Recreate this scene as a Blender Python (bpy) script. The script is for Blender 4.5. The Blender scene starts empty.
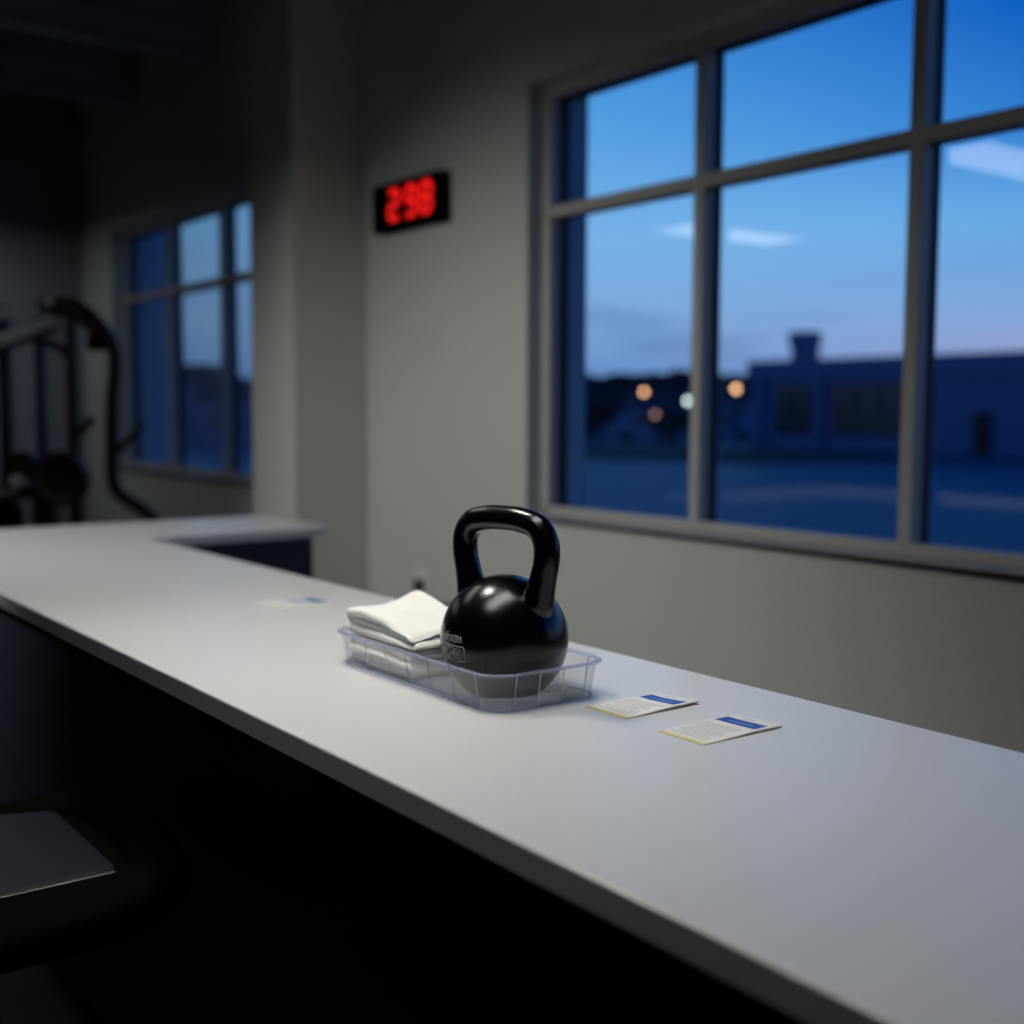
import bpy, bmesh, math, random
from mathutils import Vector, Matrix, noise
random.seed(7)
S = bpy.context.scene
COL = S.collection

# ------------------------------------------------------------------ camera
RX = Vector((0.5990691, 0.8006867, 0.0041228))
UP = Vector((-0.0700287, 0.0472645, 0.9964246))
FW = Vector((-0.7976291, 0.5972159, -0.0843858))
CAM = Vector((0, 0, 1.5))
F = 1197.8
cd = bpy.data.cameras.new('camera')
cam = bpy.data.objects.new('camera', cd); COL.objects.link(cam)
m = Matrix((RX, UP, -FW)).transposed().to_4x4(); m.translation = CAM
cam.matrix_world = m
cd.sensor_width = 36; cd.lens = F / 1024 * 36
cd.clip_end = 500; cd.clip_start = .05
cd.dof.use_dof = True; cd.dof.focus_distance = 1.80; cd.dof.aperture_fstop = 1.8
cd.dof.aperture_blades = 0
S.camera = cam

# ------------------------------------------------------------------ exposure and world
S.view_settings.view_transform = 'Standard'
S.view_settings.look = 'None'
S.view_settings.exposure = 0.0
S.view_settings.gamma = 1.0
S.view_settings.use_curve_mapping = False
S.cycles.use_denoising = True
S.cycles.max_bounces = 8
S.cycles.transparent_max_bounces = 24
S.cycles.caustics_reflective = False
S.cycles.caustics_refractive = False
S.cycles.sample_clamp_indirect = 4.0

def lin(*c):
    o = []
    for v in c:
        v /= 255
        o.append(v / 12.92 if v <= .04045 else ((v + .055) / 1.055) ** 2.4)
    return (*o, 1)

W = bpy.data.worlds.new('dusk_sky'); S.world = W; W.use_nodes = True
nt = W.node_tree; nt.nodes.clear(); N = nt.nodes.new; L = nt.links.new
tc = N('ShaderNodeTexCoord'); sx = N('ShaderNodeSeparateXYZ'); L(tc.outputs['Generated'], sx.inputs[0])
def ramp(stops):
    r = N('ShaderNodeValToRGB'); e = r.color_ramp.elements
    while len(e) > 1: e.remove(e[0])
    for i, (p, c) in enumerate(stops):
        k = e[0] if i == 0 else e.new(p)
        k.position = p; k.color = lin(*c)
    L(sx.outputs['Z'], r.inputs[0]); return r
ra = ramp([(0, (92, 132, 188)), (.035, (112, 152, 206)), (.07, (130, 172, 220)), (.14, (125, 182, 232)), (.22, (90, 163, 228)), (.30, (62, 142, 216)), (.55, (22, 72, 150)), (1, (10, 38, 90))])
rb = ramp([(0, (142, 152, 196)), (.05, (150, 162, 206)), (.09, (125, 168, 218)), (.15, (102, 170, 226)), (.21, (50, 128, 210)), (.29, (6, 96, 192)), (.55, (6, 50, 125)), (1, (6, 28, 80))])
az = N('ShaderNodeMapRange'); az.inputs[1].default_value = -.74; az.inputs[2].default_value = -.48; L(sx.outputs['X'], az.inputs[0])
mx = N('ShaderNodeMix'); mx.data_type = 'RGBA'; L(az.outputs[0], mx.inputs[0]); L(ra.outputs[0], mx.inputs[6]); L(rb.outputs[0], mx.inputs[7])
# thin streaks of cloud near the horizon
mp = N('ShaderNodeMapping'); mp.inputs['Scale'].default_value = (3.2, 3.2, 26); L(tc.outputs['Generated'], mp.inputs[0])
nz = N('ShaderNodeTexNoise'); nz.inputs['Scale'].default_value = 1.6; nz.inputs['Detail'].default_value = 3; L(mp.outputs[0], nz.inputs[0])
cr = N('ShaderNodeMapRange'); cr.inputs[1].default_value = .52; cr.inputs[2].default_value = .68; L(nz.outputs[0], cr.inputs[0])
el = N('ShaderNodeMapRange'); el.inputs[1].default_value = .13; el.inputs[2].default_value = .075; L(sx.outputs['Z'], el.inputs[0])
mu = N('ShaderNodeMath'); mu.operation = 'MULTIPLY'; L(cr.outputs[0], mu.inputs[0]); L(el.outputs[0], mu.inputs[1])
mu2 = N('ShaderNodeMath'); mu2.operation = 'MULTIPLY'; mu2.inputs[1].default_value = .3; L(mu.outputs[0], mu2.inputs[0])
mc = N('ShaderNodeMix'); mc.data_type = 'RGBA'; L(mu2.outputs[0], mc.inputs[0]); L(mx.outputs[2], mc.inputs[6]); mc.inputs[7].default_value = lin(62, 98, 158)
bg = N('ShaderNodeBackground'); L(mc.outputs[2], bg.inputs[0])
wl = N('ShaderNodeMapRange'); wl.inputs[1].default_value = -.93; wl.inputs[2].default_value = -.77; wl.inputs[3].default_value = .62; wl.inputs[4].default_value = 1.10
L(sx.outputs['X'], wl.inputs[0]); L(wl.outputs[0], bg.inputs[1])
wo = N('ShaderNodeOutputWorld'); L(bg.outputs[0], wo.inputs[0])

PANEL_L = 3.0      # radiance of the dimmed ceiling panels
PANEL_C = 8.4     # radiance of the bright panel over the kettlebell
PEND_W = 50        # unseen pendant lamp added to concentrate light on the counter
SPOT_W = 275       # unseen spotlight added to wash the window wall

# ------------------------------------------------------------------ materials
def mat(name, c, rough=.5, metal=0, bump=None, coat=0, spec=None, var=None, emit=None):
    M = bpy.data.materials.new(name); M.use_nodes = True
    t = M.node_tree; b = t.nodes['Principled BSDF']
    b.inputs['Base Color'].default_value = c if len(c) == 4 else (*c, 1)
    b.inputs['Roughness'].default_value = rough; b.inputs['Metallic'].default_value = metal
    b.inputs['Coat Weight'].default_value = coat; b.inputs['Coat Roughness'].default_value = .17
    if spec is not None: b.inputs['Specular IOR Level'].default_value = spec
    co = t.nodes.new('ShaderNodeTexCoord')
    if var:
        sc, amt = var
        n = t.nodes.new('ShaderNodeTexNoise'); n.inputs['Scale'].default_value = sc; n.inputs['Detail'].default_value = 4
        t.links.new(co.outputs['Object'], n.inputs[0])
        mr = t.nodes.new('ShaderNodeMapRange'); mr.inputs[3].default_value = 1 - amt; mr.inputs[4].default_value = 1 + amt
        t.links.new(n.outputs[0], mr.inputs[0])
        vm = t.nodes.new('ShaderNodeVectorMath'); vm.operation = 'SCALE'; vm.inputs[0].default_value = b.inputs['Base Color'].default_value[:3]
        t.links.new(mr.outputs[0], vm.inputs['Scale']); t.links.new(vm.outputs[0], b.inputs['Base Color'])
    if bump:
        sc, st, di = bump
        n = t.nodes.new('ShaderNodeTexNoise'); n.inputs['Scale'].default_value = sc; n.inputs['Detail'].default_value = 3
        t.links.new(co.outputs['Object'], n.inputs[0])
        bp = t.nodes.new('ShaderNodeBump'); bp.inputs['Strength'].default_value = st; bp.inputs['Distance'].default_value = di
        t.links.new(n.outputs[0], bp.inputs['Height']); t.links.new(bp.outputs[0], b.inputs['Normal']); t.links.new(bp.outputs[0], b.inputs['Coat Normal'])
    if emit:
        b.inputs['Emission Color'].default_value = (*emit[0], 1) if len(emit[0]) == 3 else emit[0]
        b.inputs['Emission Strength'].default_value = emit[1]
    return M

def sheet(name, tint, diffuse, ior=1.5, dcol=(.8, .85, .9, 1), rough=.0):
    """clear sheet (window glass, clear plastic): see-through, fresnel gloss and a little haze"""
    M = bpy.data.materials.new(name); M.use_nodes = True
    t = M.node_tree; t.nodes.clear()
    o = t.nodes.new('ShaderNodeOutputMaterial'); tr = t.nodes.new('ShaderNodeBsdfTransparent'); tr.inputs[0].default_value = tint
    gl = t.nodes.new('ShaderNodeBsdfGlossy'); gl.inputs['Roughness'].default_value = rough
    fr = t.nodes.new('ShaderNodeFresnel')
    ge = t.nodes.new('ShaderNodeNewGeometry'); mr = t.nodes.new('ShaderNodeMapRange')   # both faces of the thin sheet reflect alike
    mr.inputs[3].default_value = ior; mr.inputs[4].default_value = 1 / ior
    t.links.new(ge.outputs['Backfacing'], mr.inputs[0]); t.links.new(mr.outputs[0], fr.inputs[0])
    mx = t.nodes.new('ShaderNodeMixShader'); t.links.new(fr.outputs[0], mx.inputs[0])
    base = tr.outputs[0]
    if diffuse:
        df = t.nodes.new('ShaderNodeBsdfDiffuse'); df.inputs[0].default_value = dcol
        m2 = t.nodes.new('ShaderNodeMixShader'); m2.inputs[0].default_value = diffuse
        t.links.new(base, m2.inputs[1]); t.links.new(df.outputs[0], m2.inputs[2]); base = m2.outputs[0]
    t.links.new(base, mx.inputs[1]); t.links.new(gl.outputs[0], mx.inputs[2]); t.links.new(mx.outputs[0], o.inputs[0])
    return M

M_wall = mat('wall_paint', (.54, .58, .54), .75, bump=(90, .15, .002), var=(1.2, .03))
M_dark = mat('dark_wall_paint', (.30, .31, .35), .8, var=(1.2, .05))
M_ceil = mat('dark_ceiling_paint', (.012, .012, .022), .8)
M_beam = mat('dark_steel_beam', (.34, .38, .50), .6)
M_floor = mat('rubber_floor', (.012, .012, .016), .7, bump=(220, .4, .003), var=(300, .3))
M_top = mat('white_laminate', (.69, .70, .71), .30, bump=(600, .05, .0005), var=(2.5, .015))
M_edge = mat('laminate_edge', (.55, .56, .55), .5)
M_base = mat('navy_laminate', (.017, .015, .038), .5, var=(6, .08))
M_frame = mat('window_frame_paint', (.42, .43, .41), .45)
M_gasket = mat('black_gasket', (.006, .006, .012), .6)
M_ext = mat('exterior_render', (.26, .46, .60), .8, var=(3, .06))
M_glass = sheet('window_glass', (.96, .98, 1, 1), 0, 1.5)
M_black = mat('black_plastic', (.006, .006, .009), .4)
M_iron = mat('black_enamel_iron', (.002, .002, .0025), .24, bump=(300, .30, .0010), coat=.6, spec=.15)
M_emblem = mat('worn_raised_mark', (.27, .27, .25), .5)
M_towel = mat('white_terry_cotton', (.93, .92, .88), .95, bump=(900, .9, .0016), spec=.15)
M_tray = sheet('clear_tray_plastic', (.975, .985, .99, 1), .06, 1.42)
M_rim = sheet('tray_rim_window_tint', (.80, .84, .95, 1), .20, 1.5, (.72, .78, .98, 1), .06)  # blue tint puts the window's reflection into the rim colour
M_rib = sheet('clear_tray_rib', (.92, .94, .97, 1), .45, 1.5, (.92, .95, .98, 1), .08)
M_paper = mat('white_paper', (.80, .80, .78), .6)
M_ink = mat('grey_print', (.42, .43, .46), .6)
M_blue = mat('blue_print', lin(28, 78, 170), .5)
M_blue2 = mat('pale_blue_print', lin(120, 160, 215), .5)
M_cream = mat('cream_paper_edge', lin(224, 214, 158), .6)
M_teal = mat('teal_print', lin(40, 140, 175), .5)
M_under = mat('brown_paper_back', lin(70, 55, 40), .7)
M_chrome = mat('brushed_steel', (.75, .76, .8), .22, metal=1)
M_steel = mat('grey_painted_steel', (.66, .74, .80), .4)
M_mach = mat('black_powder_coat', (.008, .008, .013), .45)
M_machb = mat('dark_blue_upright', (.02, .035, .12), .4)
M_vinyl = mat('grey_vinyl', (.010, .013, .022), .42, bump=(500, .3, .0006), spec=.3)
M_pad = mat('black_vinyl', (.0012, .0012, .0014), .8, spec=.04)
M_led = mat('red_led', (.1, 0, 0), .5, emit=((1, .012, .010), .95))
M_plate = mat('outlet_plastic', (.68, .68, .64), .5)
M_diff = mat('lamp_diffuser', (.9, .9, .88), .6, emit=((1, .965, .87), PANEL_L))
M_diffc = mat('bright_lamp_diffuser', (.9, .9, .88), .6, emit=((1, .98, .93), PANEL_C))
M_diffd = mat('fill_panel_diffuser', (.9, .9, .88), .6, emit=((.93, .96, 1), 3.6))  # for the fill panel added near the far left wall
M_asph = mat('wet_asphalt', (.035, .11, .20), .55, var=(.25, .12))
M_grass = mat('grass', (.02, .05, .03), .9, var=(2, .3))
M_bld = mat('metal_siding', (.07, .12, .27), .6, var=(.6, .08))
M_bwin = mat('dark_shopfront_glass', (.012, .012, .02), .25, var=(1.5, .5))
M_leaf = mat('dark_foliage', (.012, .022, .028), .9, var=(1.2, .4))
M_bark = mat('bark', (.02, .018, .016), .9)
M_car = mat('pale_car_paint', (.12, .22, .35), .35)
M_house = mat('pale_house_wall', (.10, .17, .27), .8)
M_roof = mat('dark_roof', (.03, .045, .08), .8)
M_lampA = mat('sodium_bulb', (0, 0, 0), .5, emit=((1, .50, .24), 6.0))
M_lampB = mat('white_bulb', (0, 0, 0), .5, emit=((.66, .86, .76), 4.6))
M_lampC = mat('dim_sodium_bulb', (0, 0, 0), .5, emit=((1, .55, .38), 1.1))

# ------------------------------------------------------------------ helpers
class MB:
    def __init__(s): s.bm = bmesh.new(); s.slot = 0
    def box(s, a, b, bev=0, slot=0, seg=2):
        t = bmesh.new(); bmesh.ops.create_cube(t, size=1)
        a, b = Vector(a), Vector(b); c = (a + b) / 2; d = b - a
        for v in t.verts: v.co = Vector((v.co.x * abs(d.x), v.co.y * abs(d.y), v.co.z * abs(d.z))) + c
        if bev: bmesh.ops.bevel(t, geom=list(t.edges), offset=bev, segments=seg, profile=.5, affect='EDGES')
        return s.add(t, slot)
    def obox(s, c, dims, ax, bev=0, slot=0):
        """box with its own axes ax = (x, y, z)"""
        t = bmesh.new(); bmesh.ops.create_cube(t, size=1)
        for v in t.verts: v.co = Vector((v.co.x * dims[0], v.co.y * dims[1], v.co.z * dims[2]))
        if bev: bmesh.ops.bevel(t, geom=list(t.edges), offset=bev, segments=2, profile=.5, affect='EDGES')
        c = Vector(c)
        for v in t.verts: v.co = c + ax[0] * v.co.x + ax[1] * v.co.y + ax[2] * v.co.z
        return s.add(t, slot)
    def add(s, t, slot=0):
        vm = {}
        for v in t.verts: vm[v] = s.bm.verts.new(v.co)
        for f in t.faces:
            try: g = s.bm.faces.new([vm[v] for v in f.verts]); g.material_index = slot
            except ValueError: pass
        t.free(); return s
    def rings(s, rings, cap0=True, cap1=True, slot=0, closed=True):
        rs = [[s.bm.verts.new(p) for p in r] for r in rings]
        for a, b in zip(rs, rs[1:]):
            n = len(a)
            for i in range(n if closed else n - 1):
                j = (i + 1) % n
                s.bm.faces.new((a[i], a[j], b[j], b[i])).material_index = slot
        if cap0: s.bm.faces.new(list(reversed(rs[0]))).material_index = slot
        if cap1: s.bm.faces.new(rs[-1]).material_index = slot
        return s
    def tube(s, pts, r, n=12, slot=0, flat=None):
        pts = [Vector(p) for p in pts]
        rr = r if isinstance(r, (list, tuple)) else [r] * len(pts)
        T = []
        for i in range(len(pts)):
            T.append((pts[min(i + 1, len(pts) - 1)] - pts[max(i - 1, 0)]).normalized())
        u = T[0].orthogonal().normalized() if flat is None else (flat - T[0] * flat.dot(T[0])).normalized()
        rings = []
        for p, t, q in zip(pts, T, rr):
            u = (u - t * u.dot(t)).normalized(); v = t.cross(u)
            qa, qb = q if isinstance(q, (tuple, list)) else (q, q)
            rings.append([p + u * math.cos(2 * math.pi * k / n) * qa + v * math.sin(2 * math.pi * k / n) * qb for k in range(n)])
        return s.rings(rings, slot=slot)
    def lathe(s, prof, c=(0, 0, 0), n=48, slot=0, ax=None):
        c = Vector(c); ax = ax or (Vector((1, 0, 0)), Vector((0, 1, 0)), Vector((0, 0, 1)))
        return s.rings([[c + ax[0] * r * math.cos(2 * math.pi * k / n) + ax[1] * r * math.sin(2 * math.pi * k / n) + ax[2] * z for k in range(n)] for r, z in prof], slot=slot)
    def build(s, name, ms, parent=None, smooth=False, loc=None):
        bmesh.ops.recalc_face_normals(s.bm, faces=s.bm.faces)
        me = bpy.data.meshes.new(name); s.bm.to_mesh(me); s.bm.free()
        for q in (ms if isinstance(ms, (list, tuple)) else [ms]): me.materials.append(q)
        if smooth:
            for p in me.polygons: p.use_smooth = True
            if smooth != True: me.set_sharp_from_angle(angle=math.radians(smooth))
        o = bpy.data.objects.new(name, me); COL.objects.link(o)
        if parent:
            o.parent = parent
            off = Vector((0, 0, 0)); q = parent
            while q: off += q.location; q = q.parent
            me.transform(Matrix.Translation(-off))
        return o

def empty(name, loc=(0, 0, 0)):
    o = bpy.data.objects.new(name, None); COL.objects.link(o); o.location = loc; o.empty_display_size = .1
    return o
def tag(o, label=None, cat=None, group=None, kind=None):
    if label: o['label'] = label
    if cat: o['category'] = cat
    if group: o['group'] = group
    if kind: o['kind'] = kind
    return o
def struct(o): o['kind'] = 'structure'; return o
def catmull(P, k=8):
    P = [Vector(p) for p in P]; Q = [P[0] * 2 - P[1]] + P + [P[-1] * 2 - P[-2]]; out = []
    for i in range(1, len(Q) - 2):
        for j in range(k):
            t = j / k; a, b, c, d = Q[i - 1:i + 3]
            out.append(.5 * ((2 * b) + (c - a) * t + (2 * a - 5 * b + 4 * c - d) * t * t + (3 * b - a - 3 * c + d) * t ** 3))
    return out + [P[-1]]
def ray(px, py): return (RX * ((px - 512) / F) - UP * ((py - 512) / F) + FW)
def at(px, depth, z):
    """point in the world seen in column px at this depth, at height z"""
    h = ray(px, 412); h = h * depth; return Vector((h.x, h.y, z))

# ------------------------------------------------------------------ room
WY = 3.2; WO = 3.53; XL = -10.3; XR = 3.5; YF = -6.0; H = 4.2
struct(MB().box((XL - .2, YF - .2, -.15), (XR + .2, WO, 0)).build('floor', M_floor))
struct(MB().box((XL - .2, YF - .2, H), (XR + .2, WO, H + .2)).build('ceiling', M_ceil))
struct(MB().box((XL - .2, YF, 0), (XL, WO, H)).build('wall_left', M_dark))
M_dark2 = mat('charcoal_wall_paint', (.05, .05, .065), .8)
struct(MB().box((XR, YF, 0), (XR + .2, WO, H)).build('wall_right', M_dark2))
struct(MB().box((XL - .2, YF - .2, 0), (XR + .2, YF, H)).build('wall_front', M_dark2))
Z0, Z1 = 1.028, 2.89
WINS = [(-9.55, -6.66, [-8.58, -7.62]), (-4.168, .58, [-3.23, -2.296, -1.362, -.428])]
w = MB()
w.box((XL, WY, 0), (XR, WO, Z0)); w.box((XL, WY, Z1), (XR, WO, H))
for a, b in ((XL, WINS[0][0]), (WINS[0][1], WINS[1][0]), (WINS[1][1], XR)): w.box((a, WY, Z0), (b, WO, Z1))
struct(w.build('wall_back', M_wall))
struct(MB().box((-6.055, 2.776, 0), (-5.55, WY, H)).build('wall_pillar', M_wall))
struct(MB().box((-9.95, WO, -.3), (-9.66, 3.77, 3.8)).build('wall_exterior_pier', M_ext))
bb = MB(); bb.box((-5.55, WY - .015, 0), (XR, WY, .1)); struct(bb.build('baseboard_back', M_black))
for i, (x0, x1, mull) in enumerate(WINS):
    root = struct(empty('window_%d' % (i + 1), (x0, WY, Z0)))
    fa, fb, ga, gb = WY + .08, WY + .135, WY + .142, WY + .185
    f = MB()
    for xa, xb in ((x0, x0 + .052), (x1 - .052, x1)): f.box((xa, fa, Z0), (xb, fb, Z1), .004)
    f.box((x0 + .02, fa, Z1 - .055), (x1 - .02, fb, Z1), .004)
    f.box((x0 + .02, fa, Z0), (x1 - .02, fb, Z0 + .055), .004)
    f.build('window_frame', M_frame, root)
    g = MB()
    for xa, xb in ((x0, x0 + .058), (x1 - .058, x1)): g.box((xa, fb, Z0), (xb, gb, Z1))
    g.box((x0, fb, Z1 - .06), (x1, gb, Z1)); g.box((x0, fb, Z0), (x1, gb, Z0 + .05))
    for q in mull: g.box((q - .022, fb, Z0), (q + .022, gb, Z1))
    g.box((x0, fb, 2.336), (x1, gb, 2.372))
    g.build('outer_gasket', M_gasket, root)
    for q in mull: MB().box((q - .025, fa, Z0 + .055), (q + .025, fb, Z1 - .055), .004).build('mullion', M_frame, root)
    MB().box((x0 + .05, fa + .003, 2.33), (x1 - .05, fb, 2.38), .003).build('transom', M_frame, root)
    MB().box((x0 + .02, WY + .150, Z0 + .02), (x1 - .02, WY + .156, Z1 - .02)).build('window_pane', M_glass, root)
    MB().box((x0 - .02, WY - .03, Z0 + .012), (x1 + .02, fa, Z0 + .021), .003).build('window_sill', M_frame, root)
    MB().box((x0 - .015, WY - .018, Z0 - .004), (x1 + .015, WY, Z0 + .0118)).build('sill_shade_strip', M_gasket, root)  # solid black strip standing in for the line of shade under the sill
    rv = MB()
    for xa, xb in ((x0, x0 + .004), (x1 - .004, x1)): rv.box((xa, gb, Z0), (xb, WO + .001, Z1))
    rv.box((x0, gb, Z0 - .0), (x1, WO + .02, Z0 + .012))
    rv.build('outer_reveal', M_ext, root)
# ceiling beams running towards the window wall
for i, (x, z, hh, dd) in enumerate(((-7.55, 3.74, .16, .13), (-9.05, 3.76, .2, .15), (-4.3, 3.75, .18, .13), (-1.2, 3.75, .18, .13))):
    b = MB(); b.box((x - dd / 2, YF, z), (x + dd / 2, WY, z + .02)); b.box((x - .012, YF, z), (x + .012, WY, H)); b.box((x - dd / 2, YF, z + hh), (x + dd / 2, WY, z + hh + .02))
    struct(b.build('trim_%d' % (i + 1), M_beam))

# ------------------------------------------------------------------ counter
CZ = 1.05; TH = .034
def poly_slab(pts, z0, z1, bev):
    t = bmesh.new(); vs = [t.verts.new((x, y, z0)) for x, y in pts]; f = t.faces.new(vs)
    r = bmesh.ops.extrude_face_region(t, geom=[f]); top = [v for v in r['geom'] if isinstance(v, bmesh.types.BMVert)]
    for v in top: v.co.z = z1
    if bev:
        es = [e for e in t.edges if all(abs(v.co.z - z1) < 1e-6 for v in e.verts)]
        bmesh.ops.bevel(t, geom=es, offset=bev, segments=2, profile=.5, affect='EDGES')
    return t
def arc(cx, cy, r, a0, a1, n=6):
    return [(cx + r * math.cos(math.radians(a0 + (a1 - a0) * k / n)), cy + r * math.sin(math.radians(a0 + (a1 - a0) * k / n))) for k in range(n + 1)]
FY, BY, RN, RFX, RE = .737, 1.480, -4.10, -4.73, 2.21
pts = [(RFX, FY), (1.6, FY), (1.6, BY), (RN, BY)] + arc(RN - .09, RE - .09, .09, 0, 90) + arc(RFX + .13, RE - .13, .13, 90, 180)
s = MB(); s.add(poly_slab(pts, CZ - TH, CZ, .003))
for f in s.bm.faces:
    if abs(f.normal.z) < .5: f.material_index = 0
tag(s.build('worktop', [M_top]), 'long white laminate worktop turning a corner at its far end, on the dark counter base', 'worktop')
cb = empty('counter_base', (-2, 1.1, 0))
tag(cb, 'dark navy counter base standing under the white L shaped worktop', 'counter')
q = [(RFX + .04, FY + .10), (1.55, FY + .10), (1.55, BY - .012), (RN - .012, BY - .012), (RN - .012, RE - .085), (RFX + .04, RE - .085)]
b = MB(); b.add(poly_slab(q, .1, CZ - TH, 0)); b.build('cabinet_body', M_base, cb)
q = [(x + (.04 if x < -3 else -.04) * (1 if x != RN - .012 else -1), y + (.05 if y < 1 else -.05)) for x, y in q]
b = MB(); b.add(poly_slab([(RFX + .09, FY + .15), (1.5, FY + .15), (1.5, BY - .06), (RN - .06, BY - .06), (RN - .06, RE - .13), (RFX + .09, RE - .13)], 0, .1, 0)); b.build('plinth', M_black, cb)
# ------------------------------------------------------------------ lamps
def panel(x, y, z, lab, wx=.42, wy=1.2, dm=None):
    r = empty('ceiling_light', (x, y, z)); tag(r, lab, 'light', 'hanging light panels')
    fr = MB()
    for a, b in (((x - wx / 2 - .02, y - wy / 2 - .02), (x - wx / 2, y + wy / 2 + .02)), ((x + wx / 2, y - wy / 2 - .02), (x + wx / 2 + .02, y + wy / 2 + .02)),
                 ((x - wx / 2, y - wy / 2 - .02), (x + wx / 2, y - wy / 2)), ((x - wx / 2, y + wy / 2), (x + wx / 2, y + wy / 2 + .02))):
        fr.box((*a, z), (*b, z + .05))
    fr.box((x - wx / 2 - .02, y - wy / 2 - .02, z + .05), (x + wx / 2 + .02, y + wy / 2 + .02, z + .06))
    fr.build('lamp_housing', M_steel, r)
    MB().box((x - wx / 2, y - wy / 2, z + .004), (x + wx / 2, y + wy / 2, z + .014)).build('diffuser', dm or M_diff, r)
    for dy in (-wy * .4, wy * .4): MB().tube([(x, y + dy, z + .06), (x, y + dy, H)], .003, 6).build('hanging_cable', M_black, r)
    return r
panel(-3.56, .86, 2.80, 'hanging light panel seen only as the large reflection in the right bay')
panel(-6.25, .0, 2.80, 'hanging light panel seen only as the small reflection behind the left mullion')
panel(-1.42, .76, 2.55, 'light panel hanging above the near part of the counter, out of the picture', .45, 1.1, M_diffc)
panel(-9.4, 1.4, 3.0, 'unseen light panel added to brighten the far left wall behind the black machine', .6, 1.2, M_diffd)  # added out of view to lift the dark wall behind the machine
PD = Vector((-2.15, .98, 2.52))  # lamp added out of view for a tighter pool of light on the worktop
pd = empty('added_counter_lamp', PD); tag(pd, 'unseen black can lamp added to concentrate light on the counter by the kettlebell', 'light')
c = MB(); c.rings([[PD + Vector((r * math.cos(a * math.pi / 16), r * math.sin(a * math.pi / 16), z)) for a in range(32)] for r, z in ((.15, -.03), (.155, -.03), (.155, .12), (.03, .15))], cap0=False)
c.build('lamp_can', M_black, pd, 40)
MB().tube([PD + Vector((0, 0, .14)), Vector((PD.x, PD.y, H))], .006, 8).build('hanging_rod', M_black, pd)
l2 = bpy.data.lights.new('added_counter_bulb', 'SPOT'); l2.energy = PEND_W; l2.color = (1, .96, .86); l2.shadow_soft_size = .11
l2.spot_size = math.radians(112); l2.spot_blend = 1.0
o2 = bpy.data.objects.new('bulb', l2); COL.objects.link(o2); o2.parent = pd
DL = Vector((-4.15, -1.3, 2.72)); AIM = (Vector((-4.45, 3.2, .38)) - DL).normalized()  # added lamp; its cone shapes the wall's falloff to the top and right
dl = empty('added_wall_spot', DL); tag(dl, 'unseen black can spotlight added to light the wall by the pillar', 'light')
ax1 = AIM.orthogonal().normalized(); ax2 = AIM.cross(ax1)
c = MB(); c.lathe([(.075, .03), (.08, .03), (.08, -.16), (.02, -.18)], DL, 24, ax=(ax1, ax2, AIM))
c.bm.faces.ensure_lookup_table()
for f in [f for f in c.bm.faces if len(f.verts) == 24 and (f.calc_center_median() - DL).dot(AIM) > 0]: c.bm.faces.remove(f)
c.build('lamp_can', M_black, dl, 40)
MB().tube([DL - AIM * .12, (DL - AIM * .12) + Vector((0, 0, H - (DL - AIM * .12).z))], .01, 8).build('hanging_rod', M_black, dl)
ld = bpy.data.lights.new('added_wall_bulb', 'SPOT'); ld.energy = SPOT_W; ld.color = (1, .985, .93); ld.shadow_soft_size = .06
ld.spot_size = math.radians(66); ld.spot_blend = 1.0
lo = bpy.data.objects.new('bulb', ld); COL.objects.link(lo); lo.parent = dl; lo.rotation_euler = AIM.to_track_quat('-Z', 'Y').to_euler()

# ------------------------------------------------------------------ kettlebell
BC = Vector((-1.512, 1.118, 1.1395)); BR = .102
kb = empty('kettlebell', (BC.x, BC.y, 1.0535)); tag(kb, 'glossy black cast iron kettlebell standing in the clear plastic tray', 'kettlebell')
base = 1.0535 - BC.z
prof = []
a0 = math.asin(base / BR)
prof.append((BR * math.cos(a0) * .9, base))
for k in range(49):
    a = a0 + .04 + (math.pi / 2 - a0 - .045) * k / 48
    prof.append((BR * math.cos(a), BR * math.sin(a)))
b = MB(); b.lathe(prof, BC, 96); bell = b.build('bell', M_iron, kb, True)
phi = math.radians(43)
RH = Vector((.599, .8007, 0)); FH = Vector((-.8007, .599, 0))
HA = (-RH * math.cos(phi) + FH * math.sin(phi)).normalized()     # handle axis, towards the far left
HN = HA.cross(Vector((0, 0, 1)))
hp = [(-.062, .035), (-.072, .070), (-.082, .105), (-.0885, .135), (-.0855, .162), (-.068, .1825), (-.032, .190), (0, .191),
      (.032, .190), (.068, .1825), (.0855, .162), (.0885, .135), (.082, .105), (.072, .070), (.062, .035)]
hc = catmull([BC + HA * a + Vector((0, 0, z)) for a, z in hp], 8)
hr = []
for i, p in enumerate(hc):
    z = p.z - BC.z
    t = max(0, min(1, (.125 - z) / .06))
    e = .0205 + .006 * t * t
    hr.append((e * 1.0, e * 1.0))
b = MB(); b.tube(hc, hr, 40, flat=HN); b.build('handle', M_iron, kb, True)
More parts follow.
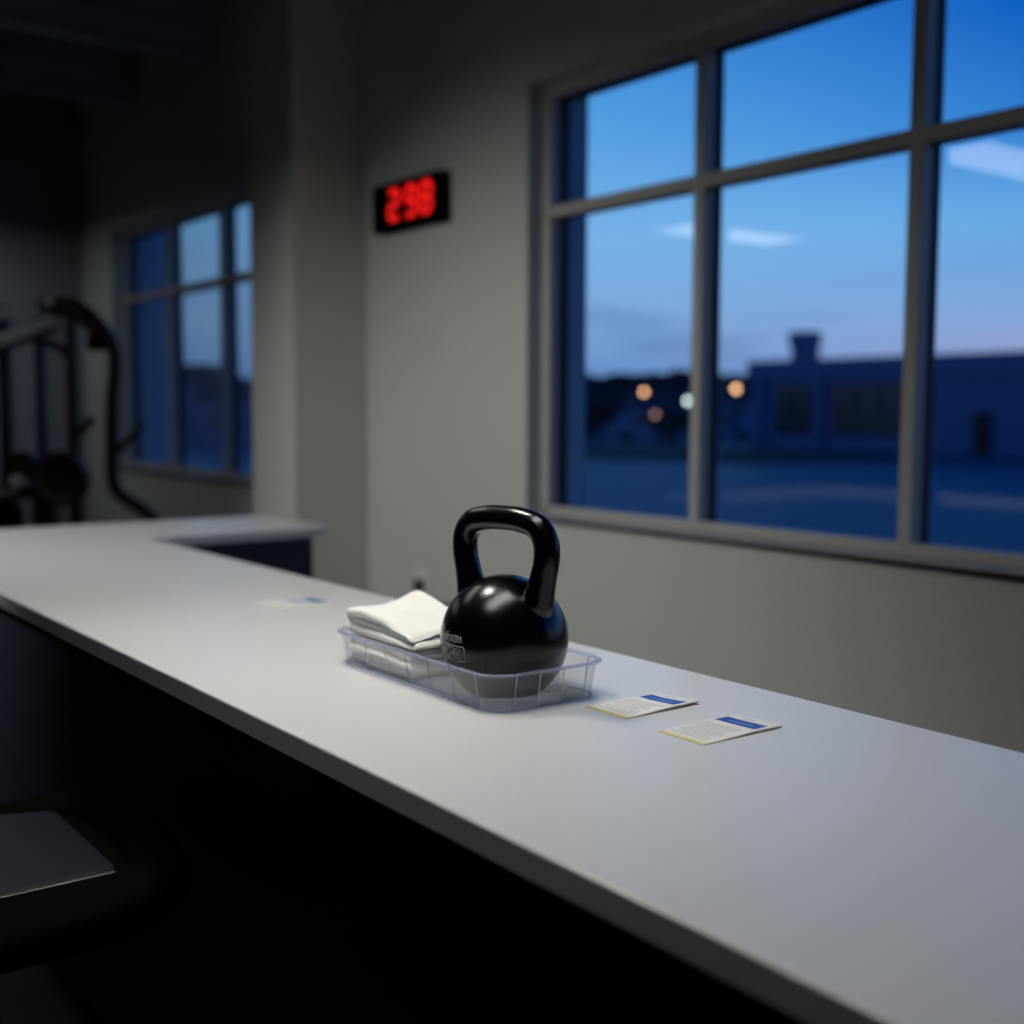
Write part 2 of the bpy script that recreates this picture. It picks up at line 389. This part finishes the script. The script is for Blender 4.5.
# worn raised mark on the side of the bell
ED = (-RH * .755 - FH * .62 + Vector((0, 0, -.03))).normalized()
T1 = Vector((0, 0, 1)).cross(ED).normalized(); T2 = ED.cross(T1)
def on(a, b_, lift=.0004): return BC + (ED * BR + T1 * a + T2 * b_).normalized() * (BR + lift)
em = MB()
def stroke(P, r=.0008):
    D = []
    for (a, b_), (c_, d) in zip(P, P[1:]):
        n_ = max(2, int(math.hypot(c_ - a, d - b_) / .003))
        D += [(a + (c_ - a) * k / n_, b_ + (d - b_) * k / n_) for k in range(n_)]
    D.append(P[-1]); em.tube([on(*p) for p in D], r, 6)
X0, X1, Y0, Y1 = -.026, .026, -.020, .004
stroke([(X0, Y1 - .004), (X0 + .004, Y1), (X1 - .003, Y1), (X1, Y1 - .004), (X1, Y0), (X1 - .014, Y0)])
GL = [[(0, 1), (1, 1), (0, 0), (1, 0)], [(1, 1), (0, .8), (0, 0), (1, .1), (1, .5), (.3, .5)], [(0, 0), (0, 1), (1, .9), (.8, .5), (0, .5), (1, 0)], [(0, 0), (.5, 1), (1, 0)], [(0, 1), (0, 0), (1, 0)], [(.5, 0), (.5, 1)]]
def row(x0, y0, w_, h_, n_, seq, r=.0008):
    for k in range(n_):
        g = GL[seq[k % len(seq)]]; gx = x0 + k * w_ * 1.3
        stroke([(gx + a * w_, y0 + b_ * h_) for a, b_ in g], r)
row(-.021, -.010, .0065, .011, 5, (1, 0, 2, 1, 3))
row(-.018, -.019, .004, .006, 3, (2, 1, 0))
row(-.024, .010, .005, .010, 7, (3, 2, 5, 3, 0, 2, 3))
stroke([(-.026, .008), (-.026, .020), (-.015, .024)])
em.tube([on(.008 * math.cos(t) - .012, .007 * math.sin(t) - .0235) for t in [k * math.pi / 8 for k in range(17)]], .0007, 6)
em.build('raised_mark', M_emblem, bell, True)['label'] = 'worn raised maker mark, a framed row of small letters'

# ------------------------------------------------------------------ clear tray
TX0, TX1, TY0, TY1 = -1.885, -1.409, 1.024, 1.232
tcx, tcy = (TX0 + TX1) / 2, (TY0 + TY1) / 2
def outline(grow, z, rad=.034, rib=0, n=20):
    hx, hy = (TX1 - TX0) / 2 + grow, (TY1 - TY0) / 2 + grow; r = rad + grow
    P = []
    cs = [(hx - r, hy - r, 0), (-hx + r, hy - r, 90), (-hx + r, -hy + r, 180), (hx - r, -hy + r, 270)]
    for i, (cx, cy, a0) in enumerate(cs):
        for k in range(9): 
            a = math.radians(a0 + 90 * k / 8); P.append((cx + r * math.cos(a), cy + r * math.sin(a)))
        nx, ny, _ = cs[(i + 1) % 4]; a = math.radians(a0 + 90)
        ax, ay = cx + r * math.cos(a), cy + r * math.sin(a); bx, by = nx + r * math.cos(a), ny + r * math.sin(a)
        for k in range(1, n):
            t = k / n; P.append((ax + (bx - ax) * t, ay + (by - ay) * t))
    return [Vector((tcx + x, tcy + y, z)) for x, y in P]
tray = empty('storage_tray', (tcx, tcy, CZ)); tag(tray, 'shallow clear plastic tray on the worktop holding the towels and the kettlebell', 'tray')
Z = CZ + .0006
t = MB()
t.rings([outline(-.006, Z), outline(-.001, Z + .003), outline(.0075, Z+.056), outline(.0055, Z+.056), outline(-.003, Z + .0045), outline(-.008, Z + .0024)])
t.build('tray_shell', M_tray, tray, 50)
t = MB()
rr_ = [outline(.0058, Z+.0562), outline(.0070, Z+.0592), outline(.0115, Z+.0600), outline(.0150, Z+.0582), outline(.0150, Z+.0558), outline(.0115, Z+.0562), outline(.0078, Z+.0555)]
t.rings(rr_ + [rr_[0]], False, False); t.build('rim', M_rim, tray, 60)
t = MB(); rr_ = [outline(-.0045, Z + .0002), outline(.0005, Z + .0005), outline(.0008, Z + .0025), outline(-.003, Z + .0028)]
t.rings(rr_ + [rr_[0]], False, False); t.build('foot_edge', M_rim, tray, 60)
hx, hy = (TX1 - TX0) / 2, (TY1 - TY0) / 2
ribs = []
for k in range(7): 
    x = -hx + .04 + (2 * hx - .08) * k / 6
    ribs += [((x, -hy), (0, -1)), ((x, hy), (0, 1))]
for k in range(4):
    y = -hy + .036 + (2 * hy - .072) * k / 3
    ribs += [((hx, y), (1, 0)), ((-hx, y), (-1, 0))]
for (x, y), (nx, ny) in ribs:
    p0 = Vector((tcx + x - nx * .0008, tcy + y - ny * .0008, Z + .003)); p1 = Vector((tcx + x + nx * .0078, tcy + y + ny * .0078, Z + .0555))
    MB().tube([p0, p0.lerp(p1, .5), p1], [.0008, .0010, .0012], 8).build('tray_rib', M_rib, tray, True)

# ------------------------------------------------------------------ folded towels
def towel(name, x0, x1, y0, y1, z0, layers, pitch, seed, shape, label, flip=False):
    th = pitch * .52
    half = pitch / 2
    L_ = []
    xs = [x0 + half, x1 - half]
    cur = []
    for l in range(layers):
        z = z0 + half + l * pitch
        a, b = (xs[0], xs[1]) if (l % 2 == 0) != flip else (xs[1], xs[0])
        ex = (0.006 * math.sin(l * 2.1 + seed)) * (1 if l not in (layers - 1,) else 0)
        n_ = 16
        for k in range(n_ + 1):
            cur.append((a + (b - a) * k / n_, z))
        if l < layers - 1:
            sgn = 1 if b > a else -1
            for k in range(1, 6):
                an = -math.pi / 2 + math.pi * k / 6
                cur.append((b + sgn * half * 1.1 * math.cos(an), z + half + half * math.sin(an)))
    # closed section around the centre line
    n_ = len(cur); nor = []
    for i in range(n_):
        ax, az = cur[max(i - 1, 0)]; bx, bz = cur[min(i + 1, n_ - 1)]
        l = math.hypot(bx - ax, bz - az) or 1
        nor.append((-(bz - az) / l, (bx - ax) / l))
    sec = [(x + nx * th, z + nz_ * th) for (x, z), (nx, nz_) in zip(cur, nor)]
    ex, ez = cur[-1]; dx = 1 if cur[-1][0] > cur[-2][0] else -1
    sec += [(ex + dx * th * .8, ez)]
    sec += [(x - nx * th, z - nz_ * th) for (x, z), (nx, nz_) in reversed(list(zip(cur, nor)))]
    sx_, sz_ = cur[0]; dx = 1 if cur[0][0] > cur[1][0] else -1
    sec += [(sx_ + dx * th * .8, sz_)]
    vs_ = [0, .006, .014, .026, .042] + [.06 + .88 * k / 26 for k in range(27)] + [.958, .974, .986, .994, 1]
    ny = len(vs_) - 1; rings = []
    hh = layers * pitch
    for j in range(ny + 1):
        v = vs_[j]; d_ = min(1, min(v, 1 - v) * (y1 - y0) / half)
        shr = max(.12, math.sqrt(max(0, 1 - (1 - d_) ** 2)))
        ring = []
        for i, (x, z) in enumerate(sec):
            ci = min(i, n_ - 1) if i < n_ else (n_ - 1 if i == n_ else max(0, 2 * n_ - i)) 
            cx_, cz_ = cur[min(max(ci, 0), n_ - 1)]
            xx, zz = cx_ + (x - cx_) * shr, cz_ + (z - cz_) * shr
            u = (xx - x0) / (x1 - x0); lay = (cz_ - z0) / pitch
            yy = y0 + (y1 - y0) * v
            yy += (.0030 * math.sin(lay * 2.3 + seed) + .0016 * math.sin(u * 7 + lay)) * (1 - 2 * v)
            h_ = (zz - z0) / hh
            nn = noise.noise(Vector((xx * 22, yy * 22, lay * .6 + seed))) + .45 * noise.noise(Vector((xx * 70, yy * 70, lay * 2 + seed)))
            dz = shape(u, v) * max(h_, 0) + nn * .0042 * (.2 + h_)
            ring.append(Vector((xx, yy, zz + dz)))
        rings.append(ring)
    t = MB(); t.rings(rings); o = t.build(name, M_towel, None, 60)
    tag(o, label, 'towel', 'folded towels in the tray')
    return o
def sh_low(u, v): return .004 * math.sin(u * 3) - .004 * u * (1 - v)
def sh_top(u, v):
    droop = -.026 * max(0, (u - .35) / .65) ** 1.5 * max(0, 1 - v) ** .8
    peak = .016 * math.exp(-((u - .02) ** 2) / .06 - ((v - .96) ** 2) / .05)
    return droop + peak
towel('folded_towel', -1.872, -1.668, 1.037, 1.205, 1.0542, 3, .0142, 1.3, sh_low, 'folded white cotton towel at the bottom of the pair in the clear tray')
towel('folded_towel', -1.887, -1.662, 1.040, 1.198, 1.1036, 3, .0144, 4.1, sh_top, 'folded white cotton towel lying on top of the other, one back corner raised')

# ------------------------------------------------------------------ printed packets
def packet(x0, x1, y0, y1, rot, curl, label, near=False, style=0, seed=1):
    cx, cy = (x0 + x1) / 2, (y0 + y1) / 2; W_, L_ = x1 - x0, y1 - y0
    rm = Matrix.Rotation(math.radians(rot), 3, 'Z')
    def P(u, v, z): return Vector((cx, cy, 0)) + rm @ Vector(((u - .5) * W_, (v - .5) * L_, z))
    def zt(u, v):
        return CZ + .0012 + .0022 * (1 - (2 * v - 1) ** 2) * .6 + curl * max(0, u - .35) * max(0, v - .15) * 1.4
    nu, nv = 24, 60
    root = empty('printed_packet', (cx, cy, CZ)); tag(root, label, 'packet', 'printed paper packets on the worktop')
    t = MB(); g = [[t.bm.verts.new(P(i / nu, j / nv, zt(i / nu, j / nv))) for i in range(nu + 1)] for j in range(nv + 1)]
    gb_ = [[t.bm.verts.new(P(i / nu, j / nv, max(CZ + .0003, zt(i / nu, j / nv) - .0018))) for i in range(nu + 1)] for j in range(nv + 1)]
    rnd = random.Random(seed)
    for j in range(nv):
        v = (j + .5) / nv; end = rnd.uniform(.72, .9); st = rnd.choice((.1, .1, .16))
        for i in range(nu):
            u = (i + .5) / nu; k = 0
            if style == 0:
                if v < .045: k = 1
                elif .09 < v < .56 and j % 3 == 0 and st < u < end: k = 2
                elif .68 < v < .87 and .05 < u < .92: k = 3
                if k == 3 and .755 < v < .79 and .2 < u < .75: k = 4
                if .93 < v < .95 and .25 < u < .55: k = 2
            else:
                if .1 < v < .35 and j % 3 == 0 and .2 < u < .8: k = 2
                if .45 < v < .5 or .58 < v < .64: k = 3 if .1 < u < .9 else 0
                if .72 < v < .97 and .08 < u < .9: k = 5 if v < .86 else 3
            t.bm.faces.new((g[j][i], g[j][i + 1], g[j + 1][i + 1], g[j + 1][i])).material_index = k
            t.bm.faces.new((gb_[j][i], gb_[j + 1][i], gb_[j + 1][i + 1], gb_[j][i + 1])).material_index = 0
    for j in range(nv):
        t.bm.faces.new((g[j][0], g[j + 1][0], gb_[j + 1][0], gb_[j][0])).material_index = 0
        t.bm.faces.new((g[j][nu], gb_[j][nu], gb_[j + 1][nu], g[j + 1][nu])).material_index = 0
    for i in range(nu):
        t.bm.faces.new((g[0][i], gb_[0][i], gb_[0][i + 1], g[0][i + 1])).material_index = 1
        t.bm.faces.new((g[nv][i], g[nv][i + 1], gb_[nv][i + 1], gb_[nv][i])).material_index = 0
    t.build('printed_cover', [M_paper, M_cream, M_ink, M_blue, M_blue2, M_teal], root)
    t = MB(); t.rings([[P(a, b_, CZ + z) for a, b_ in ((.01, -.012), (1.0, -.012), (.99, .99), (.02, .99))] for z in (.0002, .0009)])
    t.build('back_sheet', M_cream, root)
packet(-1.367, -1.279, 1.168, 1.320, 0, .006, 'small white printed packet with a blue band, the one nearest the kettlebell tray', seed=2)
packet(-1.201, -1.113, 1.160, 1.317, 0, .003, 'small white printed packet with a blue band, the one farther right along the worktop', seed=5)
packet(-2.570, -2.47, 1.185, 1.325, 0, .002, 'small pale printed packet with a teal corner, alone on the far part of the worktop', style=1, seed=9)

# ------------------------------------------------------------------ wall clock and outlet
ck = empty('digital_clock', (-5.06, WY, 2.385)); tag(ck, 'black digital wall clock with red figures on the wall beside the pillar', 'clock')
cy0 = WY - .078
MB().box((-5.362, cy0, 2.385), (-4.752, WY, 2.618), .008).build('clock_case', M_pad, ck)
SEG = {'2': 'abged', '9': 'abcdfg', '8': 'abcdefg'}
def digit(ch, x, z, w_, h_, th):
    d = MB(); y0, y1 = cy0 - .003, cy0 + .002
    c = {'a': ((0, h_), (w_, h_)), 'g': ((0, h_ / 2), (w_, h_ / 2)), 'd': ((0, 0), (w_, 0)), 'f': ((0, h_ / 2), (0, h_)), 'b': ((w_, h_ / 2), (w_, h_)), 'e': ((0, 0), (0, h_ / 2)), 'c': ((w_, 0), (w_, h_ / 2))}
    for s_ in SEG[ch]:
        (a, b_), (e, f) = c[s_]
        g = .006
        if a == e: d.box((x + a - th / 2, y0, z + b_ + g), (x + a + th / 2, y1, z + f - g), .001)
        else: d.box((x + a + g * .5, y0, z + b_ - th / 2), (x + e - g * .5, y1, z + b_ + th / 2), .001)
    return d.build('clock_digit', M_led, ck)
for ch, x in zip('298', (-5.188, -5.032, -4.898)): digit(ch, x, 2.440, .080, .128, .029)
ol = empty('wall_outlet', (-5.0, WY, .6)); tag(ol, 'white wall outlet with a black plug in it, low on the wall behind the towels', 'outlet')
MB().box((-5.075, WY - .010, .58), (-4.955, WY, .705), .004).build('outlet_plate', M_plate, ol)
p = MB(); p.box((-5.035, WY - .045, .60), (-4.99, WY - .008, .66), .006); p.tube(catmull([(-5.012, WY - .04, .61), (-5.012, WY - .06, .52), (-5.03, WY - .05, .3), (-5.0, WY - .03, .05), (-4.9, WY - .03, .012)], 6), .004, 8)
p.build('plug', M_black, ol, 40)

# ------------------------------------------------------------------ stool in front of the counter
st = empty('bar_stool', (-2.15, .45, 0)); tag(st, 'black padded bar stool with a grey vinyl seat panel, tucked up to the counter front', 'stool')
def rrect(x0, x1, y0, y1, r, z, n=8):
    P = []
    for cx, cy, a in ((x1 - r, y1 - r, 0), (x0 + r, y1 - r, 90), (x0 + r, y0 + r, 180), (x1 - r, y0 + r, 270)):
        P += [Vector((cx + r * math.cos(math.radians(a + 90 * k / n)), cy + r * math.sin(math.radians(a + 90 * k / n)), z)) for k in range(n + 1)]
    return P
sx0, sx1, sy0, sy1 = -2.44, -1.865, .10, .80
t = MB(); t.rings([rrect(sx0 + d, sx1 - d, sy0 + d, sy1 - d, .20 - d, z) for d, z in ((.06, .62), (.02, .635), (0, .66), (0, .685), (.012, .705), (.035, .716), (.06, .718))])
t.build('seat_cushion', M_pad, st, 60)
t = MB(); t.rings([rrect(-2.40, -1.975, .16, .650, .03, z) for z in (.712, .7215)] + [rrect(-2.39, -1.985, .17, .640, .03, .7235)])
t.build('seat_panel', M_vinyl, st, 50)['label'] = 'grey vinyl seat panel'
MB().box((-1.978, .2, .7150), (-1.969, .643, .7225), .001).build('trim_strip', M_chrome, st)['label'] = 'thin bright metal trim'
t = MB(); t.lathe([(.035, .44), (.035, .62)], (-2.15, .45, 0), 24); t.lathe([(.12, .60), (.12, .622)], (-2.15, .45, 0), 24); t.build('upper_column', M_black, st, 40)
t = MB(); t.lathe([(.05, .02), (.045, .45)], (-2.15, .45, 0), 24); t.build('column', M_black, st, 40)
t = MB(); t.lathe([(.23, 0), (.235, .008), (.21, .02), (.06, .035)], (-2.15, .45, 0), 48); t.build('foot_base', M_black, st, 40)
t = MB(); t.tube([Vector((-2.15 + .16 * math.cos(a * math.pi / 16), .45 + .16 * math.sin(a * math.pi / 16), .3)) for a in range(33)], .009, 10)
t.tube([(-2.31, .45, .3), (-1.99, .45, .3)], .007, 8); t.build('footrest', M_black, st, True)

MB().tube(catmull([(-2.41, .30, .690), (-2.42, .50, .695), (-2.36, .70, .715), (-2.20, .735, .722), (-2.02, .725, .712), (-1.925, .66, .695), (-1.90, .45, .685), (-1.90, .25, .685)], 6), [(.03, .05)] * 43, 14, flat=Vector((0, 0, 1))).build('seat_rim_bolster', M_pad, st, True)
# ------------------------------------------------------------------ gym machine at the far end
MR = Vector((.5991, .8007, 0)); MN = Vector((-.8007, .5991, 0)); MO = Vector((-7.2, 2.15, 0)); UZ = Vector((0, 0, 1))
def mp_(s_, z, d=0): return MO + MR * s_ + MN * d + UZ * z
gm = empty('cable_machine', mp_(-.1, 0, 0)); tag(gm, 'black gym machine with curved arms and weight plates beyond the far end of the counter', 'gym machine')
AX = (MR, MN, UZ)
MB().tube(catmull([mp_(.62, .03), mp_(.60, .5), mp_(.50, .80), mp_(.42, .90), mp_(.31, .975), mp_(.245, 1.06), mp_(.24, 1.3), mp_(.248, 1.55), mp_(.268, 1.74), mp_(.258, 1.86), mp_(.21, 1.95), mp_(.12, 2.05), mp_(.03, 2.10), mp_(-.08, 2.10), mp_(-.13, 2.07)], 6), .040, 12).build('curved_frame', M_mach, gm, True)
MB().tube(catmull([mp_(.20, 1.93), mp_(.10, 2.03), mp_(.0, 2.08), mp_(-.10, 2.08)], 5), (.055), 12).build('arm_shroud', M_mach, gm, True)
MB().obox(mp_(.175, 1.885), (.13, .08, .09), AX, .02).build('arm_pad', M_pad, gm)
for s_, d in ((.022, .0), (-.225, .16)):
    t = MB(); t.obox(mp_(s_, 1.03, d), (.06, .07, 2.02), AX, .008); t.build('upright', M_mach if d == 0 else M_machb, gm)
MB().obox(mp_(-.415, 1.05, .1), (.07, .07, 2.1), AX, .008).build('upright', M_mach, gm)
MB().tube([mp_(-.55, 2.035, -.02), mp_(-.36, 2.045, -.02), mp_(-.175, 2.06, -.02)], .030, 12).build('lever_arm', M_steel, gm, True)
MB().tube([mp_(-.55, 1.845, -.10), mp_(-.34, 1.90, -.10), mp_(-.06, 2.01, -.06)], .030, 12).build('lever_arm', M_steel, gm, True)
MB().tube([mp_(-.55, 1.80, -.02), mp_(-.30, 1.87, -.02), mp_(-.05, 1.97, -.02)], .018, 10).build('lever_link', M_mach, gm, True)
t = MB(); t.lathe([(.05, -.07), (.05, .05)], mp_(-.10, 2.09), 24, ax=(MR, UZ, MN)); t.build('pivot_housing', M_mach, gm, 40)
t = MB(); t.lathe([(.022, -.09), (.022, -.06)], mp_(-.075, 2.112), 20, ax=(MR, UZ, MN)); t.build('pivot_bolt', M_steel, gm, 40)
MB().tube([mp_(-.22, 1.90, .05), mp_(-.08, 1.87, .05), mp_(.02, 1.76, .05)], .028, 10).build('brace', M_mach, gm, True)
def plate(s_, z, r, d, th):
    t = MB(); t.lathe([(.02, d - th / 2 - .01), (r * .3, d - th / 2 - .01), (r * .32, d - th / 2 + .006), (r * .8, d - th / 2 + .006), (r * .86, d - th / 2), (r, d - th / 2 + .004), (r, d + th / 2), (.02, d + th / 2)], mp_(s_, z), 40, ax=(MR, UZ, MN))
    t.build('weight_plate', M_mach, gm, 40)
plate(-.02, 1.09, .16, -.10, .05); plate(-.01, 1.10, .16, -.16, .05); plate(-.235, 1.17, .085, -.12, .05)
t = MB(); t.lathe([(.03, -.24), (.03, .05)], mp_(-.24, 1.09), 20, ax=(MR, UZ, MN)); t.build('weight_peg', M_steel, gm, 40)
MB().tube([mp_(.255, 1.24), mp_(.33, 1.31), mp_(.425, 1.41)], .024, 10).build('handle', M_mach, gm, True)
MB().tube([mp_(.03, 1.34), mp_(.08, 1.385), mp_(.135, 1.445)], .026, 10).build('handle', M_mach, gm, True)
MB().tube([mp_(-.50, .92, -.05), mp_(-.36, .98, -.05), mp_(-.22, 1.02, -.05)], .04, 10).build('brace', M_mach, gm, True)
MB().obox(mp_(-.42, .86, -.08), (.26, .2, .16), AX, .03).build('seat_pad', M_pad, gm)
MB().obox(mp_(-.16, .92, .0), (.13, .1, .26), AX, .01).build('gear_box', M_mach, gm)
MB().obox(mp_(-.12, .045, .0), (1.5, .1, .08), AX, .01).build('floor_beam', M_mach, gm)
MB().obox(mp_(-.12, .035, .1), (.1, 1.1, .07), AX, .01).build('floor_beam', M_mach, gm)
MB().obox(mp_(-.42, .42, -.08), (.07, .07, .76), AX, .01).build('seat_post', M_mach, gm)

# ------------------------------------------------------------------ outside
GZ = -.3
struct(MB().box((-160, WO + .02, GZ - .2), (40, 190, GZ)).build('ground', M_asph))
def ground(px, py):
    v = ray(px, py); k = (GZ - CAM.z) / v.z; return (CAM.x + v.x * k, CAM.y + v.y * k)
t = MB(); t.add(poly_slab([ground(*q_) for q_ in ((560, 443), (752, 449), (905, 456.5), (905, 460), (752, 464), (560, 459))], GZ, GZ + .05, 0)); tag(t.build('grass_verge', M_grass), 'dark strip of grass in front of the low building outside', 'grass', kind='stuff')
bl = empty('commercial_building', (-30, 48, GZ)); tag(bl, 'low flat roofed blue grey commercial building across the car park', 'building')
BYY = 46.4
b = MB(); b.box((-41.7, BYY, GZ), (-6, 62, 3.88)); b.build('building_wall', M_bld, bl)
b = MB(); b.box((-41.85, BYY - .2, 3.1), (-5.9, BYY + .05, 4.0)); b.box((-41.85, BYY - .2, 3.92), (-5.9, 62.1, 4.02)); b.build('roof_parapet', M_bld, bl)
for x0, x1, z0, z1 in ((-40.1, -37.8, .4, 2.75), (-36.6, -31.2, .4, 2.78), (-26.6, -22, .0, 3.0)):
    f = MB(); f.box((x0, BYY - .06, z0), (x1, BYY + .1, z1)); bw = f.build('building_window', M_bwin, bl)
    n_ = max(2, int((x1 - x0) / 1.1))
    for k in range(1, n_): MB().box((x0 + (x1 - x0) * k / n_ - .05, BYY - .1, z0), (x0 + (x1 - x0) * k / n_ + .05, BYY, z1)).build('window_bar', M_roof, bw)
for x in (-41.0, -37.2): MB().box((x - .22, BYY - .3, GZ), (x + .22, BYY, 3.3)).build('pilaster', M_bld, bl)
MB().box((-29.2, BYY - .08, GZ), (-28.3, BYY + .1, 1.5)).build('building_door', M_gasket, bl)
rt = empty('rooftop_unit', (-39.3, 47.6, 4.02)); tag(rt, 'boxy air handling unit standing on the flat roof outside', 'rooftop unit')
b = MB(); b.box((-39.9, 47.2, 4.02), (-38.8, 48.1, 4.75), .05); b.build('unit_casing', M_bld, rt)
b = MB(); b.box((-40.0, 47.1, 4.75), (-38.75, 48.2, 5.45), .08); b.build('unit_hood', M_bld, rt)
def house(px, d, w_, h_, lab, wall=True):
    c = at(px, d, GZ); r = empty('distant_house', c); tag(r, lab, 'house')
    ax = (MR, MN, UZ)
    b = MB(); b.obox(c + UZ * h_ / 2, (w_, 5, h_), ax); b.build('house_wall', M_house, r)
    t = MB(); P = lambda s_, n_, z: c + MR * s_ + MN * n_ + UZ * z
    t.rings([[P(-w_ / 2 - .3, y, h_), P(w_ / 2 + .3, y, h_), P(w_ / 2 * .7, y, h_ + 1.1), P(-w_ / 2 * .7, y, h_ + 1.1)] for y in (-2.8, 2.8)]); t.build('house_roof', M_roof, r)
    for k in (-.25, .2): MB().obox(c + MR * w_ * k - MN * 2.5 + UZ * h_ * .55, (w_ * .16, .12, h_ * .35), ax).build('house_window', M_bwin, r)
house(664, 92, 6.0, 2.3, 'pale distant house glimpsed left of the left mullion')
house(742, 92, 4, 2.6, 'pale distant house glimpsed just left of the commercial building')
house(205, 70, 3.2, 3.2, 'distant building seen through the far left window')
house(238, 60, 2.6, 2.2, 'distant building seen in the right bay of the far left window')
def car(px, d, ang, lab):
    c = at(px, d, GZ); r = empty('parked_car', c); tag(r, lab, 'car', 'cars parked outside')
    a = Vector((math.cos(ang), math.sin(ang), 0)); n_ = Vector((-a.y, a.x, 0)); P = lambda s_, y, z: c + a * s_ + n_ * y + UZ * z
    pr_ = [(-2.1, .35), (-2.1, .85), (-1.4, .95), (-.9, 1.42), (.5, 1.45), (1.1, .95), (2.0, .82), (2.15, .4)]
    t = MB(); t.rings([[P(s_, y, z) for s_, z in pr_] for y in (-.85, .85)]); t.build('car_body', M_car, r)
    pg = [(-1.25, .98), (-.85, 1.34), (.45, 1.37), (.95, .98)]
    t = MB(); t.rings([[P(s_, y, z) for s_, z in pg] for y in (-.87, .87)]); t.build('car_window', M_bwin, r)
    for s_ in (-1.3, 1.3):
        for y in (-.8, .8):
            t = MB(); t.lathe([(.33, -.1), (.33, .1)], P(s_, y, .33), 16, ax=(a, UZ, n_)); t.build('wheel', M_black, r)
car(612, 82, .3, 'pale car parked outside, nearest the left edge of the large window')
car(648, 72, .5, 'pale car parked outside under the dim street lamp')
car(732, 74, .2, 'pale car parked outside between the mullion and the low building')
def tree(px, d, h_, w_, lab, seed):
    c = at(px, d, GZ); r = empty('distant_tree', c); tag(r, lab, 'tree', 'trees on the skyline outside')
    MB().tube([c, c + UZ * h_ * .5], [.16, .09], 8).build('tree_trunk', M_bark, r)
    rnd = random.Random(seed); t = MB()
    for k in range(9):
        q_ = bmesh.new(); bmesh.ops.create_icosphere(q_, subdivisions=2, radius=1)
        o_ = Vector((rnd.uniform(-.5, .5) * w_, rnd.uniform(-.4, .4) * w_, h_ * rnd.uniform(.42, .8))); s_ = rnd.uniform(.25, .4) * w_
        for v in q_.verts:
            f_ = 1 + .35 * noise.noise(v.co * 2.3 + Vector((seed, k, 0)))
            v.co = c + o_ + Vector((v.co.x * s_ * f_, v.co.y * s_ * f_, v.co.z * min(s_, h_ * .22) * f_))
        t.add(q_)
    t.build('tree_crown', M_leaf, r, True)
TR = [(575, 96, 4.2, 5), (598, 110, 5.2, 6), (622, 124, 5.8, 7), (640, 152, 6.6, 6), (655, 138, 6.2, 6), (680, 104, 5.6, 5), (700, 116, 5.0, 5), (735, 128, 6.0, 5), (590, 78, 2.6, 3), (150, 80, 4, 5), (200, 96, 4.6, 7), (240, 114, 5.4, 7), (676, 68, 2.0, 2.0)]
TD = ['at the left edge of the large window', 'second from the left edge of the large window', 'behind the left orange street lamp', 'just right of the left orange lamp', 'behind the dim lamp', 'tallest, beside the pale lamp', 'behind the left mullion', 'behind the right orange lamp', 'short, left of the parked cars', 'seen at the left of the far window', 'seen in the middle of the far window', 'seen at the right of the far window', 'smallest, low beside the pale lamp']
for i, (a, b_, c, d) in enumerate(TR): tree(a, b_, c, d, 'dark distant tree on the skyline, ' + TD[i], i * 3.1 + 1)
def lamp(px, py, d, mat_, r_, lab):
    v = ray(px, py) * d + CAM; c = Vector((v.x, v.y, GZ)); r = empty('street_lamp', c); tag(r, lab, 'street lamp', 'street lamps outside')
    MB().tube([c, v + MR * .35 - UZ * .1, v + MR * .3 + UZ * .2, v + UZ * .22], .05, 8).build('lamp_post', M_bark, r)
    MB().lathe([(.05, r_ * 1.3), (.18, r_)], v, 16).build('lamp_hood', M_bark, r)
    q_ = bmesh.new(); bmesh.ops.create_icosphere(q_, subdivisions=2, radius=r_)
    for w_ in q_.verts: w_.co += v
    t = MB(); t.add(q_); t.build('bulb', mat_, r, True)
lamp(644, 392, 80, M_lampA, .157, 'street lamp glowing orange at the left, in the first bay of the large window')
lamp(688, 401, 64, M_lampB, .15, 'street lamp glowing pale white beside the left mullion')
lamp(655, 414.5, 66, M_lampC, .134, 'street lamp glowing dimly, the lowest of the four')
lamp(736, 389, 64, M_lampA, .15, 'street lamp glowing orange just right of the left mullion')
